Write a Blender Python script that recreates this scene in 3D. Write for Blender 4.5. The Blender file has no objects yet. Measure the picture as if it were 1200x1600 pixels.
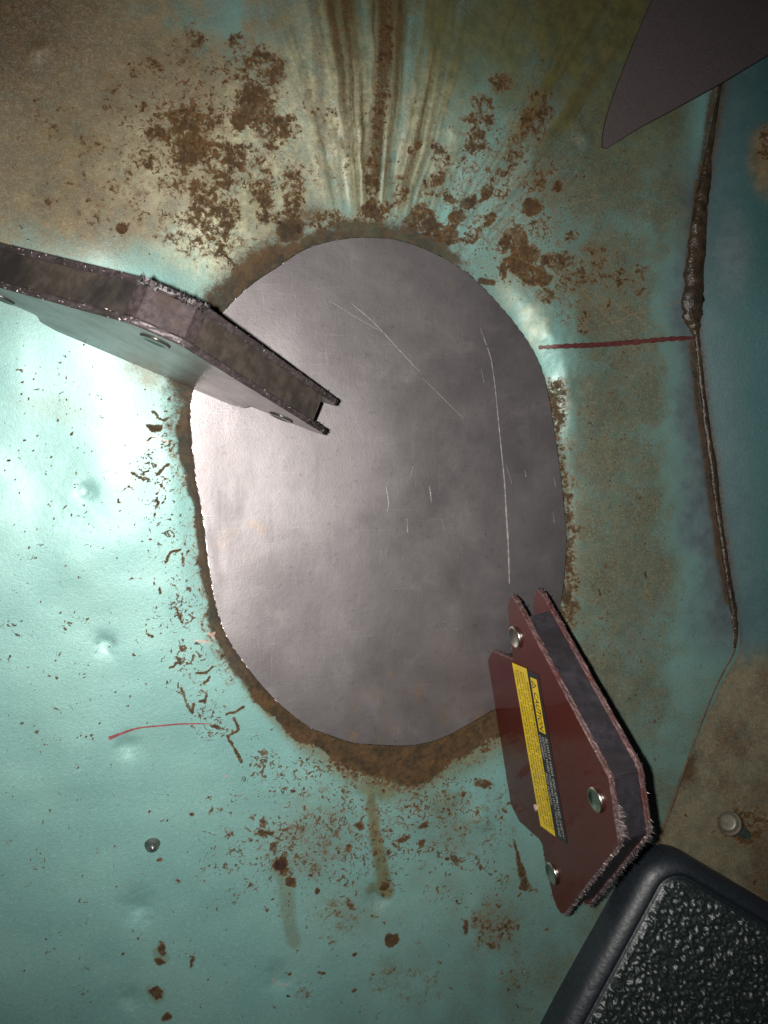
import bpy, math, random
import numpy as np
from mathutils import Matrix, Vector
from mathutils.bvhtree import BVHTree

# ------------------------------------------------------------------ camera, world, light
# Lengths below are written in camera heights above the panel; S turns them into metres.
S = 0.37
sc = bpy.context.scene
FPX = 1320.0                               # focal length in photo pixels (1200 x 1600)
FOOT = (173.0, 728.0)                      # where the panel's normal through the lens meets the photo


def cam_rotation():
    d = np.array([(FOOT[0] - 600) / FPX, -(FOOT[1] - 800) / FPX, -1.0]); d /= np.linalg.norm(d)
    t = np.array([0, 0, -1.0]); v = np.cross(d, t); c = d @ t
    K = np.array([[0, -v[2], v[1]], [v[2], 0, -v[0]], [-v[1], v[0], 0]])
    return np.eye(3) + K + K @ K / (1 + c)


R3 = cam_rotation()
cam_data = bpy.data.cameras.new('camera')
cam = bpy.data.objects.new('camera', cam_data)
sc.collection.objects.link(cam)
cam_data.sensor_fit = 'VERTICAL'; cam_data.sensor_height = 24.0
cam_data.lens = 24.0 * FPX / 1600
cam_data.clip_start = 0.005; cam_data.clip_end = 50
M4 = Matrix([list(map(float, r)) for r in R3]).to_4x4(); M4.translation = Vector((0, 0, S))
cam.matrix_world = M4
sc.camera = cam

world = bpy.data.worlds.new('World'); sc.world = world
world.use_nodes = True
world.node_tree.nodes['Background'].inputs[0].default_value = (0.85, 0.9, 1.0, 1)
world.node_tree.nodes['Background'].inputs[1].default_value = 0.013

flash_data = bpy.data.lights.new('phone_flash', 'SPOT')
flash = bpy.data.objects.new('phone_flash', flash_data); sc.collection.objects.link(flash)
flash_data.energy = 10.8; flash_data.shadow_soft_size = 0.0022; flash_data.color = (1.0, 0.97, 0.93)
flash_data.spot_size = math.radians(99); flash_data.spot_blend = 1.0
off = R3 @ np.array([-0.0130, 0.0028, 0.0])
FM = M4.copy(); FM.translation = Vector((off[0], off[1], S + off[2])); flash.matrix_world = FM

sc.view_settings.view_transform = 'Standard'; sc.view_settings.look = 'None'
sc.view_settings.exposure = 0.0; sc.view_settings.gamma = 1.0
sc.render.engine = 'CYCLES'
sc.cycles.use_denoising = True
sc.cycles.max_bounces = 6

rng = np.random.default_rng(7)
random.seed(7)


# ------------------------------------------------------------------ photo <-> panel helpers
def ray(px, py):
    d = np.array([(px - 600) / FPX, -(py - 800) / FPX, -1.0])
    return R3 @ d


def at(px, py, z=0.0):
    d = ray(px, py); p = np.array([0, 0, 1.0]) + d * ((z - 1.0) / d[2])
    return p


def topix(x, y, z=0.0):
    q0 = R3[0, 0] * x + R3[1, 0] * y + R3[2, 0] * (z - 1)
    q1 = R3[0, 1] * x + R3[1, 1] * y + R3[2, 1] * (z - 1)
    q2 = R3[0, 2] * x + R3[1, 2] * y + R3[2, 2] * (z - 1)
    return 600 - FPX * q0 / q2, 800 + FPX * q1 / q2


def sstep(a, b, x):
    t = np.clip((x - a) / (b - a), 0, 1); return t * t * (3 - 2 * t)


def vnoise(x, y, seed):
    """value noise on a hashed lattice, 0..1"""
    xi = np.floor(x).astype(np.int64); yi = np.floor(y).astype(np.int64)
    fx = x - xi; fy = y - yi
    fx = fx * fx * fx * (fx * (fx * 6 - 15) + 10); fy = fy * fy * fy * (fy * (fy * 6 - 15) + 10)

    def h(a, b):
        n = (a * 374761393 + b * 668265263 + seed * 1442695041) & 0xFFFFFFFF
        n = ((n ^ (n >> 13)) * 1274126177) & 0xFFFFFFFF
        return ((n ^ (n >> 16)) & 0xFFFF) / 65535.0
    return (h(xi, yi) * (1 - fx) + h(xi + 1, yi) * fx) * (1 - fy) + (h(xi, yi + 1) * (1 - fx) + h(xi + 1, yi + 1) * fx) * fy


def fbm(x, y, seed, octv=4, gain=0.55):
    s = 0; a = 1; t = 0
    for k in range(octv):
        s = s + a * vnoise(x * 2 ** k + 17.3 * k, y * 2 ** k - 9.1 * k, seed + k); t += a; a *= gain
    return s / t


# ------------------------------------------------------------------ object helpers
def link(o, parent=None):
    sc.collection.objects.link(o)
    if parent is not None: o.parent = parent
    return o


def mesh_obj(name, verts, faces, mat=None, parent=None, smooth=False, mats=None, midx=None, scale=S):
    me = bpy.data.meshes.new(name)
    me.from_pydata([tuple(float(c) * scale for c in v) for v in verts], [], [tuple(f) for f in faces])
    if mats:
        for m in mats: me.materials.append(m)
        if midx is not None: me.polygons.foreach_set('material_index', list(midx))
    elif mat: me.materials.append(mat)
    if smooth: me.polygons.foreach_set('use_smooth', [True] * len(me.polygons))
    me.update()
    return link(bpy.data.objects.new(name, me), parent)


def grid_obj(name, X, Y, Z, mat, attrs=None, keep=None, parent=None):
    """regular height-field sheet from 2-D arrays"""
    ny, nx = X.shape
    co = np.stack([X, Y, Z], -1).reshape(-1, 3) * S
    idx = np.arange(nx * ny).reshape(ny, nx)
    q = np.stack([idx[:-1, :-1], idx[:-1, 1:], idx[1:, 1:], idx[1:, :-1]], -1).reshape(-1, 4)
    if keep is not None:
        k = keep.reshape(-1); q = q[k[q].all(1)]
        used = np.zeros(nx * ny, bool); used[q.reshape(-1)] = True
        remap = np.cumsum(used) - 1; q = remap[q]; co = co[used]
    else: used = None
    me = bpy.data.meshes.new(name)
    me.vertices.add(len(co)); me.vertices.foreach_set('co', co.astype(np.float32).reshape(-1))
    me.loops.add(q.size); me.loops.foreach_set('vertex_index', q.astype(np.int32).reshape(-1))
    me.polygons.add(len(q)); me.polygons.foreach_set('loop_start', np.arange(0, q.size, 4, dtype=np.int32))
    me.polygons.foreach_set('use_smooth', np.ones(len(q), bool))
    me.update(calc_edges=True)
    for k, v in (attrs or {}).items():
        a = me.attributes.new(k, 'FLOAT', 'POINT'); v = v.reshape(-1)
        if used is not None: v = v[used]
        a.data.foreach_set('value', v.astype(np.float32))
    me.materials.append(mat)
    return link(bpy.data.objects.new(name, me), parent)


def tag(o, label=None, cat=None, group=None, kind=None):
    if label: o['label'] = label
    if cat: o['category'] = cat
    if group: o['group'] = group
    if kind: o['kind'] = kind
    return o


# ------------------------------------------------------------------ material helper
class NT:
    def __init__(self, name):
        self.m = bpy.data.materials.new(name); self.m.use_nodes = True
        self.t = self.m.node_tree; self.b = self.t.nodes['Principled BSDF']
        self.co = self.t.nodes.new('ShaderNodeTexCoord').outputs['Object']

    def put(self, sock, v):
        if isinstance(v, bpy.types.NodeSocket): self.t.links.new(v, sock)
        elif isinstance(v, (tuple, list)):
            sock.default_value = tuple(v) + ((1,) if len(v) == 3 and len(sock.default_value) == 4 else ())
        else: sock.default_value = v

    def noise(self, scale, detail=4, rough=0.55, dist=0.0, stretch=None, off=0.0):
        n = self.t.nodes.new('ShaderNodeTexNoise'); v = self.co
        if stretch or off:
            mp = self.t.nodes.new('ShaderNodeMapping'); self.t.links.new(v, mp.inputs[0])
            if stretch: mp.inputs['Scale'].default_value = stretch
            mp.inputs['Location'].default_value = (off, off * .7, off * .3); v = mp.outputs[0]
        self.t.links.new(v, n.inputs['Vector'])
        n.inputs['Scale'].default_value = scale; n.inputs['Detail'].default_value = detail
        n.inputs['Roughness'].default_value = rough; n.inputs['Distortion'].default_value = dist
        return n.outputs['Fac']

    def voronoi(self, scale, feature='F1'):
        n = self.t.nodes.new('ShaderNodeTexVoronoi'); n.feature = feature
        self.t.links.new(self.co, n.inputs['Vector']); n.inputs['Scale'].default_value = scale
        return n.outputs['Distance']

    def attr(self, name):
        n = self.t.nodes.new('ShaderNodeAttribute'); n.attribute_name = name; return n.outputs['Fac']

    def math(self, op, a, b=0.0, c=0.0):
        n = self.t.nodes.new('ShaderNodeMath'); n.operation = op
        for s, v in zip(n.inputs, (a, b, c)): self.put(s, v)
        return n.outputs[0]

    def step(self, x, lo, hi, a=0.0, b=1.0):
        n = self.t.nodes.new('ShaderNodeMapRange'); n.interpolation_type = 'SMOOTHSTEP'
        for s, v in zip(n.inputs[:5], (x, lo, hi, a, b)): self.put(s, v)
        return n.outputs[0]

    def mix(self, f, a, b, mode='MIX'):
        n = self.t.nodes.new('ShaderNodeMix'); n.data_type = 'RGBA'; n.blend_type = mode
        self.put(n.inputs[0], f); self.put(n.inputs[6], a); self.put(n.inputs[7], b)
        return n.outputs[2]

    def bump(self, h, strength, dist, normal=None):
        n = self.t.nodes.new('ShaderNodeBump'); self.put(n.inputs['Height'], h)
        n.inputs['Strength'].default_value = strength; n.inputs['Distance'].default_value = dist
        if normal is not None: self.put(n.inputs['Normal'], normal)
        return n.outputs[0]

    def set(self, **k):
        for a, v in k.items(): self.put(self.b.inputs[a.replace('_', ' ')], v)
        return self


def paint_material(name, base_a, base_b, rough=0.57, metal=0.38):
    """weathered metallic paint; the masks say where film, stain, rust and painted light lie"""
    n = NT(name)
    big = n.noise(22, 4); mid = n.noise(150, 5, .62); fine = n.noise(560, 4, .65); grit = n.noise(1500, 2, .6)
    col = n.mix(n.step(big, .35, .65), base_a, base_b)
    col = n.mix(n.step(grit, .40, .66, 0, .26), col, tuple(c * .50 for c in base_a))
    col = n.mix(n.step(fine, .56, .72, 0, .30), col, tuple(min(1, c * 1.25 + .05) for c in base_a))
    # blue, cleaner strip
    col = n.mix(n.attr('clean'), col, n.mix(n.step(mid, .35, .65), (.080, .106, .114), (.112, .142, .150)))
    # dirt film: a thin veil that breaks up into fine speckle
    film = n.attr('film')
    sp = n.math('ADD', n.math('MULTIPLY', fine, .40), n.math('MULTIPLY', grit, .60))
    veil = n.math('MULTIPLY', n.step(film, 0, .75), n.step(n.math('ADD', n.math('MULTIPLY', mid, .6), n.math('MULTIPLY', sp, .4)), .30, .70, n.step(film, .5, 1.0, .50, .86), .98))
    fcol = n.mix(n.step(n.math('ADD', n.math('MULTIPLY', mid, .65), n.math('MULTIPLY', sp, .35)), .36, .64), (.085, .055, .022), (.195, .145, .070))
    fcol = n.mix(n.step(big, .40, .62, 0, .5), fcol, (.17, .115, .055))
    fcol = n.mix(n.attr('green'), fcol, n.mix(n.step(mid, .36, .62), (.056, .066, .040), (.092, .100, .062)))
    col = n.mix(veil, col, fcol)
    speck = n.step(n.math('ADD', sp, n.math('MULTIPLY', film, .20)), .60, .74)
    col = n.mix(n.math('MULTIPLY', speck, n.step(film, .05, .5, 0, .36)), col, (.085, .055, .025))
    pale = n.step(n.math('SUBTRACT', n.math('MULTIPLY', film, .16), sp), -.36, -.24)
    col = n.mix(n.math('MULTIPLY', pale, n.step(film, .1, .6, 0, .16)), col, (.33, .33, .27))
    # olive run-off stain
    ol = n.attr('olive')
    oth = n.math('MULTIPLY', n.step(n.math('ADD', n.math('MULTIPLY', sp, .55), ol), .36, 1.15), .90)
    ocol = n.mix(n.step(mid, .28, .74), (.058, .052, .012), (.112, .100, .026))
    col = n.mix(oth, col, ocol)
    # cream tint that paints in the bright highlights
    ck = n.math('MULTIPLY', n.attr('cream_gleam'), n.step(n.math('ADD', n.math('MULTIPLY', mid, .6), n.math('MULTIPLY', n.noise(330, 4, .6, .6, off=9.), .4)), .36, .60, .25, .92))
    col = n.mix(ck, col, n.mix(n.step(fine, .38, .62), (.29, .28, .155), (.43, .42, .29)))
    n0 = n.noise(120, 4, .6, .5, off=5.5); n2 = n.noise(520, 5, .68, .4, off=3.1)
    # soft brown stain, plus the light falloff painted into one corner
    sk = n.attr('soak_and_falloff')
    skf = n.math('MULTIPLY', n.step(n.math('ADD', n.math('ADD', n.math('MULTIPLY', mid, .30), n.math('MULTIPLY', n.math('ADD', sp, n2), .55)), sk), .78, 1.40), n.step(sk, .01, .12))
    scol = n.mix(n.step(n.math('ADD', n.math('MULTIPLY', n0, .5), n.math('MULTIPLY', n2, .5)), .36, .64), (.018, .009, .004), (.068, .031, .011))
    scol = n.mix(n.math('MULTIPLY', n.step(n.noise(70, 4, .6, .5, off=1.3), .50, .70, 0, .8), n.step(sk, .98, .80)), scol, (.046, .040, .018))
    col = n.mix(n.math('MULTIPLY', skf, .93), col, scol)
    # rust: hard-edged blotches
    rm = n.attr('rust')
    n1 = n.noise(330, 8, .70, .9)
    nn = n.math('ADD', n.math('ADD', n.math('MULTIPLY', n1, .80), n.math('MULTIPLY', n2, .42)), n.math('MULTIPLY_ADD', n0, .55, -.385))
    th = n.math('SUBTRACT', .765, n.math('MULTIPLY', rm, .50))
    df = n.math('SUBTRACT', nn, th)
    rf = n.math('MULTIPLY', n.step(df, -.05, .07), n.step(rm, .02, .12))
    halo = n.math('MULTIPLY', n.math('MULTIPLY', n.step(df, -.15, .01, 0, .55), n.step(rm, .05, .25)), n.math('SUBTRACT', 1.0, n.math('MULTIPLY', skf, .9)))
    col = n.mix(halo, col, n.mix(n.step(n0, .4, .6), (.14, .102, .05), (.155, .095, .038)))
    n3 = n.noise(620, 6, .7, off=7.7)
    rc = n.mix(n.step(n3, .36, .62), (.018, .009, .004), (.092, .045, .014))
    rc = n.mix(n.step(n3, .60, .74, 0, .5), rc, (.15, .075, .025))
    rc = n.mix(n.step(mid, .46, .64, 0, .6), rc, (.068, .044, .017))
    rc = n.mix(n.step(df, .08, .24, 0, .6), rc, (.034, .017, .008))
    rc = n.mix(n.step(n.math('ADD', n.math('MULTIPLY', n0, .6), n.math('MULTIPLY', n3, .4)), .50, .62, 0, .75), rc, (.022, .012, .007))
    col = n.mix(n.math('MULTIPLY', rf, n.step(n.math('ADD', n.math('MULTIPLY', mid, .5), n.math('MULTIPLY', n2, .5)), .32, .54, .55, .95)), col, rc)
    # small ragged flecks
    n4 = n.noise(400, 3, .55, 1.4, off=11.); n5 = n.noise(90, 3, .6, off=2.7)
    fk = n.attr('fleck')
    kf = n.math('SUBTRACT', n.math('ADD', n4, n.math('MULTIPLY_ADD', n5, .35, -.175)), n.math('SUBTRACT', .755, n.math('MULTIPLY', fk, .26)))
    kf = n.math('MULTIPLY', n.step(kf, -.01, .03), n.step(fk, .03, .15))
    col = n.mix(n.math('MULTIPLY', kf, .9), col, n.mix(n.step(n3, .38, .6), (.035, .020, .010), (.105, .052, .022)))
    rf = n.math('MAXIMUM', rf, kf)
    # near-black crusted spots and painted patch-edge shadow, bare chips
    col = n.mix(n.step(n.math('ADD', n.attr('dark'), n.math('MULTIPLY', n2, .6)), .60, .86), col, n.mix(n.step(n3, .4, .6), (.022, .012, .009), (.05, .024, .015)))
    ch = n.step(n.math('ADD', n.attr('chip'), n.math('MULTIPLY', n2, 1.0)), .92, 1.12, 0, .8)
    col = n.mix(ch, col, (.40, .27, .22))
    og = n.step(n.math('ADD', n.attr('scratch'), n.math('MULTIPLY', n2, .8)), .70, 1.2, 0, .6)
    col = n.mix(og, col, (.22, .155, .07))
    dull = n.math('MAXIMUM', n.math('MAXIMUM', n.math('MULTIPLY', veil, .42), rf), n.math('MAXIMUM', n.math('MULTIPLY', oth, .45), n.math('MULTIPLY', skf, .9)))
    ro = n.step(dull, 0, 1, rough, .72)
    ro = n.math('ADD', ro, n.math('MULTIPLY', n.math('SUBTRACT', fine, .5), .18))
    h = n.math('ADD', n.math('MULTIPLY', grit, .45), n.math('MULTIPLY', fine, .6))
    h = n.math('ADD', h, n.math('MULTIPLY', rf, n.math('ADD', .25, n.math('MULTIPLY', n3, 1.2))))
    nb = n.bump(h, .27, .0006)
    n.set(Base_Color=col, Roughness=ro, Metallic=n.step(dull, 0, .8, metal, 0.0), Normal=nb, Specular_IOR_Level=n.step(dull, .3, .95, .5, .12),
          Coat_Weight=n.step(dull, 0, .9, .36, .0), Coat_Roughness=n.step(dull, 0, .6, .36, .5), Coat_IOR=1.6, Coat_Normal=n.bump(h, .09, .0006))
    return n.m


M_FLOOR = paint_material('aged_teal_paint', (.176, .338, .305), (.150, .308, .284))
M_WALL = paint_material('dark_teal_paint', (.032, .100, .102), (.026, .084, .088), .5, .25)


def simple(name, col, rough, metal=0.0, nscale=200, var=.35, bumpd=0.0003, bump=.3, coat=0.0, dark=None, spec=.5):
    n = NT(name)
    a = n.noise(nscale, 5, .6); b = n.noise(nscale * .22, 4, .6, off=2.2)
    c = n.mix(n.step(a, .35, .68), tuple(x * (1 - var) for x in col), col)
    if dark: c = n.mix(n.step(b, .45, .66), c, dark)
    r = n.math('ADD', rough - .08, n.math('MULTIPLY', b, .16))
    n.set(Base_Color=c, Roughness=r, Metallic=metal, Normal=n.bump(a, bump, bumpd), Coat_Weight=coat, Specular_IOR_Level=spec)
    if coat: n.b.inputs['Coat Roughness'].default_value = .06
    return n.m


def steel_material():
    n = NT('bare_sheet_steel')
    big = n.noise(16, 4, .6, .5); mid = n.noise(55, 5, .6, .3); vert = n.noise(40, 4, .6, .2, stretch=(1.6, .45, 1))
    fine = n.noise(1500, 2, .6); grain = n.noise(420, 3, .7, off=4.)
    c = n.mix(n.step(big, .34, .66), (.172, .157, .159), (.238, .219, .220))
    c = n.mix(n.step(vert, .5, .70, 0, .42), c, (.112, .102, .106))
    c = n.mix(n.step(mid, .57, .72, 0, .34), c, (.275, .252, .245))
    c = n.mix(n.step(grain, .58, .75, 0, .4), c, (.085, .077, .08))
    st = n.math('MULTIPLY', n.attr('stain'), n.step(n.noise(130, 4, .6, .5), .46, .62))
    c = n.mix(st, c, (.32, .19, .085))
    for sc_, st_, o_ in ((60, (1.0, 26.0, 1), 3.3), (75, (22.0, 1.2, 1), 8.1)):
        c = n.mix(n.step(n.noise(sc_, 3, .6, .35, stretch=st_, off=o_), .62, .74, 0, .22), c, (.40, .37, .36))
    r = n.math('ADD', .395, n.math('MULTIPLY', mid, .16))
    r = n.math('ADD', r, n.step(vert, .5, .70, 0, .05))
    h = n.math('ADD', n.math('MULTIPLY', fine, .5), n.math('MULTIPLY', grain, .6))
    nb = n.bump(h, .22, .00025)
    n.set(Base_Color=c, Roughness=r, Metallic=.93, Normal=nb)
    return n.m


M_STEEL = steel_material()
M_CUT = simple('snipped_steel_edge', (.62, .57, .55), .32, 1.0, 900, .5, .0003, .8)
M_SCRATCH = simple('fresh_scratch_metal', (.40, .365, .355), .55, .5, 900, .3)
M_RED = simple('gloss_red_brown_enamel', (.072, .011, .009), .34, 0.0, 60, .22, .00004, .1, coat=.40, dark=(.060, .009, .008), spec=.2)
M_WORN = simple('worn_red_edge', (.150, .088, .084), .55, .35, 500, .55, .0004, .9, dark=(.085, .026, .024))
M_GRIMY = simple('grimy_brown_plate', (.27, .225, .21), .36, .5, 300, .3, .0002, .3, coat=.1, dark=(.16, .125, .115))
M_GRIME_EDGE = simple('grimy_worn_edge', (.090, .072, .073), .5, .3, 420, .5, .0003, .7, dark=(.040, .032, .030))
M_CORE = simple('magnet_core_steel', (.050, .045, .054), .45, .45, 240, .4, .0003, .5, dark=(.030, .026, .030))
M_CORE_GRIME = simple('greasy_magnet_core', (.066, .053, .043), .52, .12, 190, .45, .0004, .8, dark=(.022, .019, .018))
M_CORE_BARE = simple('scuffed_core_steel', (.062, .047, .048), .62, .05, 420, .5, .0004, .9, dark=(.040, .028, .024), spec=.12)
M_RIVET = simple('nickel_rivet', (.50, .47, .41), .28, 1.0, 200, .3, .0002, .3)
M_RIVET_DARK = simple('grimy_rivet', (.10, .095, .085), .3, .7, 200, .4, .0002, .3)
M_FILING = simple('iron_filing', (.25, .20, .195), .5, .6, 900, .5)
M_FILING_DARK = simple('dark_iron_filing', (.03, .027, .03), .5, .5, 900, .5)
M_YELLOW = simple('yellow_sticker_print', (.74, .52, .02), .42, 0, 260, .2, .0001, .1, dark=(.60, .42, .03))
M_BLACK = simple('black_sticker_print', (.022, .021, .024), .42, 0, 260, .3, .0001, .1)
M_INK = simple('black_ink', (.03, .026, .02), .5)
M_WHITEINK = simple('grey_white_ink', (.42, .40, .38), .5)
M_MARK = simple('red_marker_ink', (.082, .020, .018), .55, 0, 500, .4)
M_MARK2 = simple('pink_red_marker_ink', (.24, .055, .06), .55, 0, 500, .4)
M_SEAL = simple('greasy_seam_sealer', (.050, .034, .020), .36, 0.05, 230, .55, .0012, 1.0, dark=(.022, .015, .010))
M_OFFCUT = simple('dark_brown_sheet', (.066, .051, .052), .58, .2, 1100, .3, .0003, .5, dark=(.054, .042, .043))
M_OFFCUT_EDGE = simple('offcut_cut_edge', (.03, .022, .022), .6, .2)
M_BOLT = simple('dull_painted_bolt', (.20, .175, .135), .45, .45, 200, .4, .0003, .5, dark=(.13, .13, .11))
M_RIM = simple('smooth_black_vinyl', (.016, .021, .027), .44, 0, 420, .3, .0003, .6, spec=.55)


def pebble_material():
    n = NT('pebbled_black_vinyl')
    f = n.noise(700, 3, .6)
    n.set(Base_Color=n.mix(n.step(f, .4, .65), (.013, .020, .020), (.026, .038, .036)),
          Roughness=n.math('ADD', .31, n.math('MULTIPLY', f, .14)), Normal=n.bump(f, .5, .0005), Specular_IOR_Level=.62)
    return n.m


M_PEBBLE = pebble_material()

# ------------------------------------------------------------------ outline of the steel patch (photo pixels on the panel)
PLATE_PX = [(570, 370), (616, 373), (662, 387), (704, 408), (735, 430), (763, 456), (789, 485), (815, 518), (836, 551),
            (851, 588), (861, 634), (869, 686), (877, 743), (882, 790), (885.5, 832), (885, 873), (879, 930), (868, 980),
            (850, 1028), (822, 1073), (794, 1097), (766, 1113), (735, 1131), (704, 1148), (673, 1160), (636, 1166), (590, 1165),
            (549, 1161), (512, 1149), (481, 1136), (450, 1113), (425, 1090), (399, 1061), (378, 1033), (357, 1002),
            (344, 971), (334, 935), (326, 888), (319, 832), (312, 785), (307, 760), (301, 712), (297, 662), (298, 624),
            (306, 592), (318, 555), (332, 522), (352, 483), (378, 456), (404, 435), (435, 415), (471, 391), (507, 378), (543, 371.5)]
PZ = 0.0048                                  # top face of the plate


def catmull(P, n):
    P = np.asarray(P, float); N = len(P); out = []
    for i in range(N):
        p0, p1, p2, p3 = P[i - 1], P[i], P[(i + 1) % N], P[(i + 2) % N]
        for k in range(n):
            t = k / n
            out.append(.5 * (2 * p1 + (p2 - p0) * t + (2 * p0 - 5 * p1 + 4 * p2 - p3) * t * t + (3 * p1 - p0 - 3 * p2 + p3) * t ** 3))
    return np.array(out)


PLATE = catmull([at(x, y, PZ)[:2] for x, y in PLATE_PX], 8)
PLATE_PIX = catmull(PLATE_PX, 4)


def signed_px_dist(PX, PY, poly):
    """distance in photo pixels to a closed outline, negative inside"""
    d = np.full(PX.shape, 1e9); inside = np.zeros(PX.shape, bool)
    N = len(poly)
    for i in range(N):
        ax, ay = poly[i]; bx, by = poly[(i + 1) % N]
        ex, ey = bx - ax, by - ay
        t = np.clip(((PX - ax) * ex + (PY - ay) * ey) / (ex * ex + ey * ey), 0, 1)
        d = np.minimum(d, (PX - ax - t * ex) ** 2 + (PY - ay - t * ey) ** 2)
        c = ((ay > PY) != (by > PY)) & (PX < (bx - ax) * (PY - ay) / (by - ay + 1e-12) + ax)
        inside ^= c
    d = np.sqrt(d); return np.where(inside, -d, d)


# ------------------------------------------------------------------ the painted panel
GX0, GX1, GY0, GY1, GS = -0.34, 0.98, -0.92, 0.80, 0.00185
gx = np.arange(GX0, GX1, GS); gy = np.arange(GY0, GY1, GS)
X, Y = np.meshgrid(gx, gy)
PX, PY = topix(X, Y)
# distance to the patch on a coarse grid, then resampled
cx = np.arange(-260, 1560, 8.0); cy = np.arange(-420, 2100, 8.0)
CX, CY = np.meshgrid(cx, cy)
CD = signed_px_dist(CX, CY, PLATE_PIX)


def resample(A, px, py):
    u = np.clip((px - cx[0]) / 8, 0, len(cx) - 1.001); v = np.clip((py - cy[0]) / 8, 0, len(cy) - 1.001)
    i = u.astype(int); j = v.astype(int); fu = u - i; fv = v - j
    return (A[j, i] * (1 - fu) + A[j, i + 1] * fu) * (1 - fv) + (A[j + 1, i] * (1 - fu) + A[j + 1, i + 1] * fu) * fv


PD = resample(CD, PX, PY)
WXP = PX + 17 * (fbm(PX / 19, PY / 19, 401, 4, .6) - .5); WYP = PY + 17 * (fbm(PX / 19, PY / 19, 431, 4, .6) - .5)      # ragged outlines
masks = {k: np.zeros(X.shape) for k in ('rust', 'film', 'olive', 'soak_and_falloff', 'dark', 'chip', 'scratch', 'clean', 'fleck', 'green', 'cream_gleam')}


def window(x0, x1, y0, y1):
    c = np.array([at(a, b)[:2] for a in (x0, x1) for b in (y0, y1)])
    i0 = int(np.clip((c[:, 0].min() - GX0) / GS - 2, 0, X.shape[1])); i1 = int(np.clip((c[:, 0].max() - GX0) / GS + 3, 0, X.shape[1]))
    j0 = int(np.clip((c[:, 1].min() - GY0) / GS - 2, 0, X.shape[0])); j1 = int(np.clip((c[:, 1].max() - GY0) / GS + 3, 0, X.shape[0]))
    return slice(j0, j1), slice(i0, i1)


def blob(k, x, y, rx, ry=None, amp=1.0, rot=0.0, hard=0.35, add=False):
    """soft ellipse; hard = share of the radius at full strength"""
    ry = ry or rx; r = max(rx, ry) * 1.05
    w = window(x - r, x + r, y - r, y + r); M = masks[k]
    if M[w].size == 0: return
    a = math.radians(rot); dx = WXP[w] - x; dy = WYP[w] - y
    u = (dx * math.cos(a) + dy * math.sin(a)) / rx; v = (-dx * math.sin(a) + dy * math.cos(a)) / ry
    f = amp * (1 - sstep(hard, 1.0, np.sqrt(u * u + v * v)))
    M[w] = M[w] + f if add else np.maximum(M[w], f)


def stroke(k, pts, r, amp=1.0, taper=None):
    for i in range(len(pts) - 1):
        (ax, ay), (bx, by) = pts[i], pts[i + 1]
        ra = r if taper is None else r + (taper - r) * i / max(1, len(pts) - 1)
        w = window(min(ax, bx) - ra * 2, max(ax, bx) + ra * 2, min(ay, by) - ra * 2, max(ay, by) + ra * 2)
        M = masks[k]
        if M[w].size == 0: continue
        ex, ey = bx - ax, by - ay
        qx_ = PX[w] + .3 * (WXP[w] - PX[w]); qy_ = PY[w] + .3 * (WYP[w] - PY[w])
        t = np.clip(((qx_ - ax) * ex + (qy_ - ay) * ey) / (ex * ex + ey * ey + 1e-9), 0, 1)
        d = np.hypot(qx_ - ax - t * ex, qy_ - ay - t * ey)
        M[w] = np.maximum(M[w], amp * (1 - sstep(ra * .45, ra * 1.5, d)))


# -- film of brown dirt
FL = masks['film']
FL += 1.0 * (1 - sstep(140, 460, np.hypot((PX + 60) * .8, (PY - 60) * .85)))
FL[:] = np.maximum(FL, 1.1 * (1 - sstep(.4, 1.05, np.hypot((PX - 140) / 350, (PY - 200) / 270))))
FL[:] = np.maximum(FL, .62 * (1 - sstep(.3, 1, np.hypot((PX - 350) / 190, (PY - 330) / 190))))
FL[:] = np.maximum(FL, .60 * (1 - sstep(.6, 1, np.hypot((PX - 460) / 120, (PY - 120) / 340))))
edge_x = 1046 + 30 * sstep(500, 900, PY) + 46 * (fbm(PX / 70, PY / 70, 5, 5, .6) - .5) * 2
right = sstep(835, 935, PX) * (1 - sstep(-60, 26, PX - edge_x)) * sstep(160, 330, PY) * (1 - sstep(1040, 1330, PY))
FL[:] = np.maximum(FL, .80 * right * (.40 + 1.1 * fbm(PX / 80, PY / 110, 8, 5, .6)))
FL[:] = np.maximum(FL, .55 * sstep(650, 820, PX) * (1 - sstep(960, 1070, PX)) * sstep(40, 200, PY) * (1 - sstep(430, 560, PY)))
blob('film', 1010, 610, 55, 120, .8, 0, .3); blob('film', 880, 1530, 130, 130, .55, 0, .1); blob('film', 780, 1440, 80, 95, .55, 10, .2)
blob('film', 560, 1420, 150, 90, .34, 0, .1); blob('film', 490, 1310, 120, 130, .36, 0, .1); blob('film', 700, 1300, 110, 90, .42, 0, .1)
blob('film', 100, 640, 150, 45, .26, 12, .1); blob('film', 235, 570, 90, 70, .5, 0, .1)
FL *= 1 - .6 * (1 - sstep(.2, 1, np.hypot((PX - 325) / 90, (PY - 400) / 80)))
FL[:] = np.maximum(FL, .42 * (1 - sstep(.5, 1, np.hypot((PX - 560) / 260, (PY - 120) / 330))))
wob0 = 70 * (fbm(PX / 80, PY / 80, 95, 4, .6) - .5)
FL[:] = np.maximum(FL, .62 * sstep(760, 960, PX) * sstep(950, 1150, PY) * (.45 + .9 * fbm(PX / 70, PY / 90, 88, 5, .6)))
FL[:] = np.maximum(FL, .80 * sstep(680, 880, PX + wob0) * (1 - sstep(1040, 1110, PX)) * (1 - sstep(300, 480, PY + wob0)) * (.5 + .8 * fbm(PX / 60, PY / 60, 93, 5, .6)))
FL[:] = np.maximum(FL, .34 * sstep(330, 700, PX) * sstep(1150, 1450, PY) * (.2 + 1.4 * fbm(PX / 60, PY / 90, 89, 5, .6)))
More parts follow.
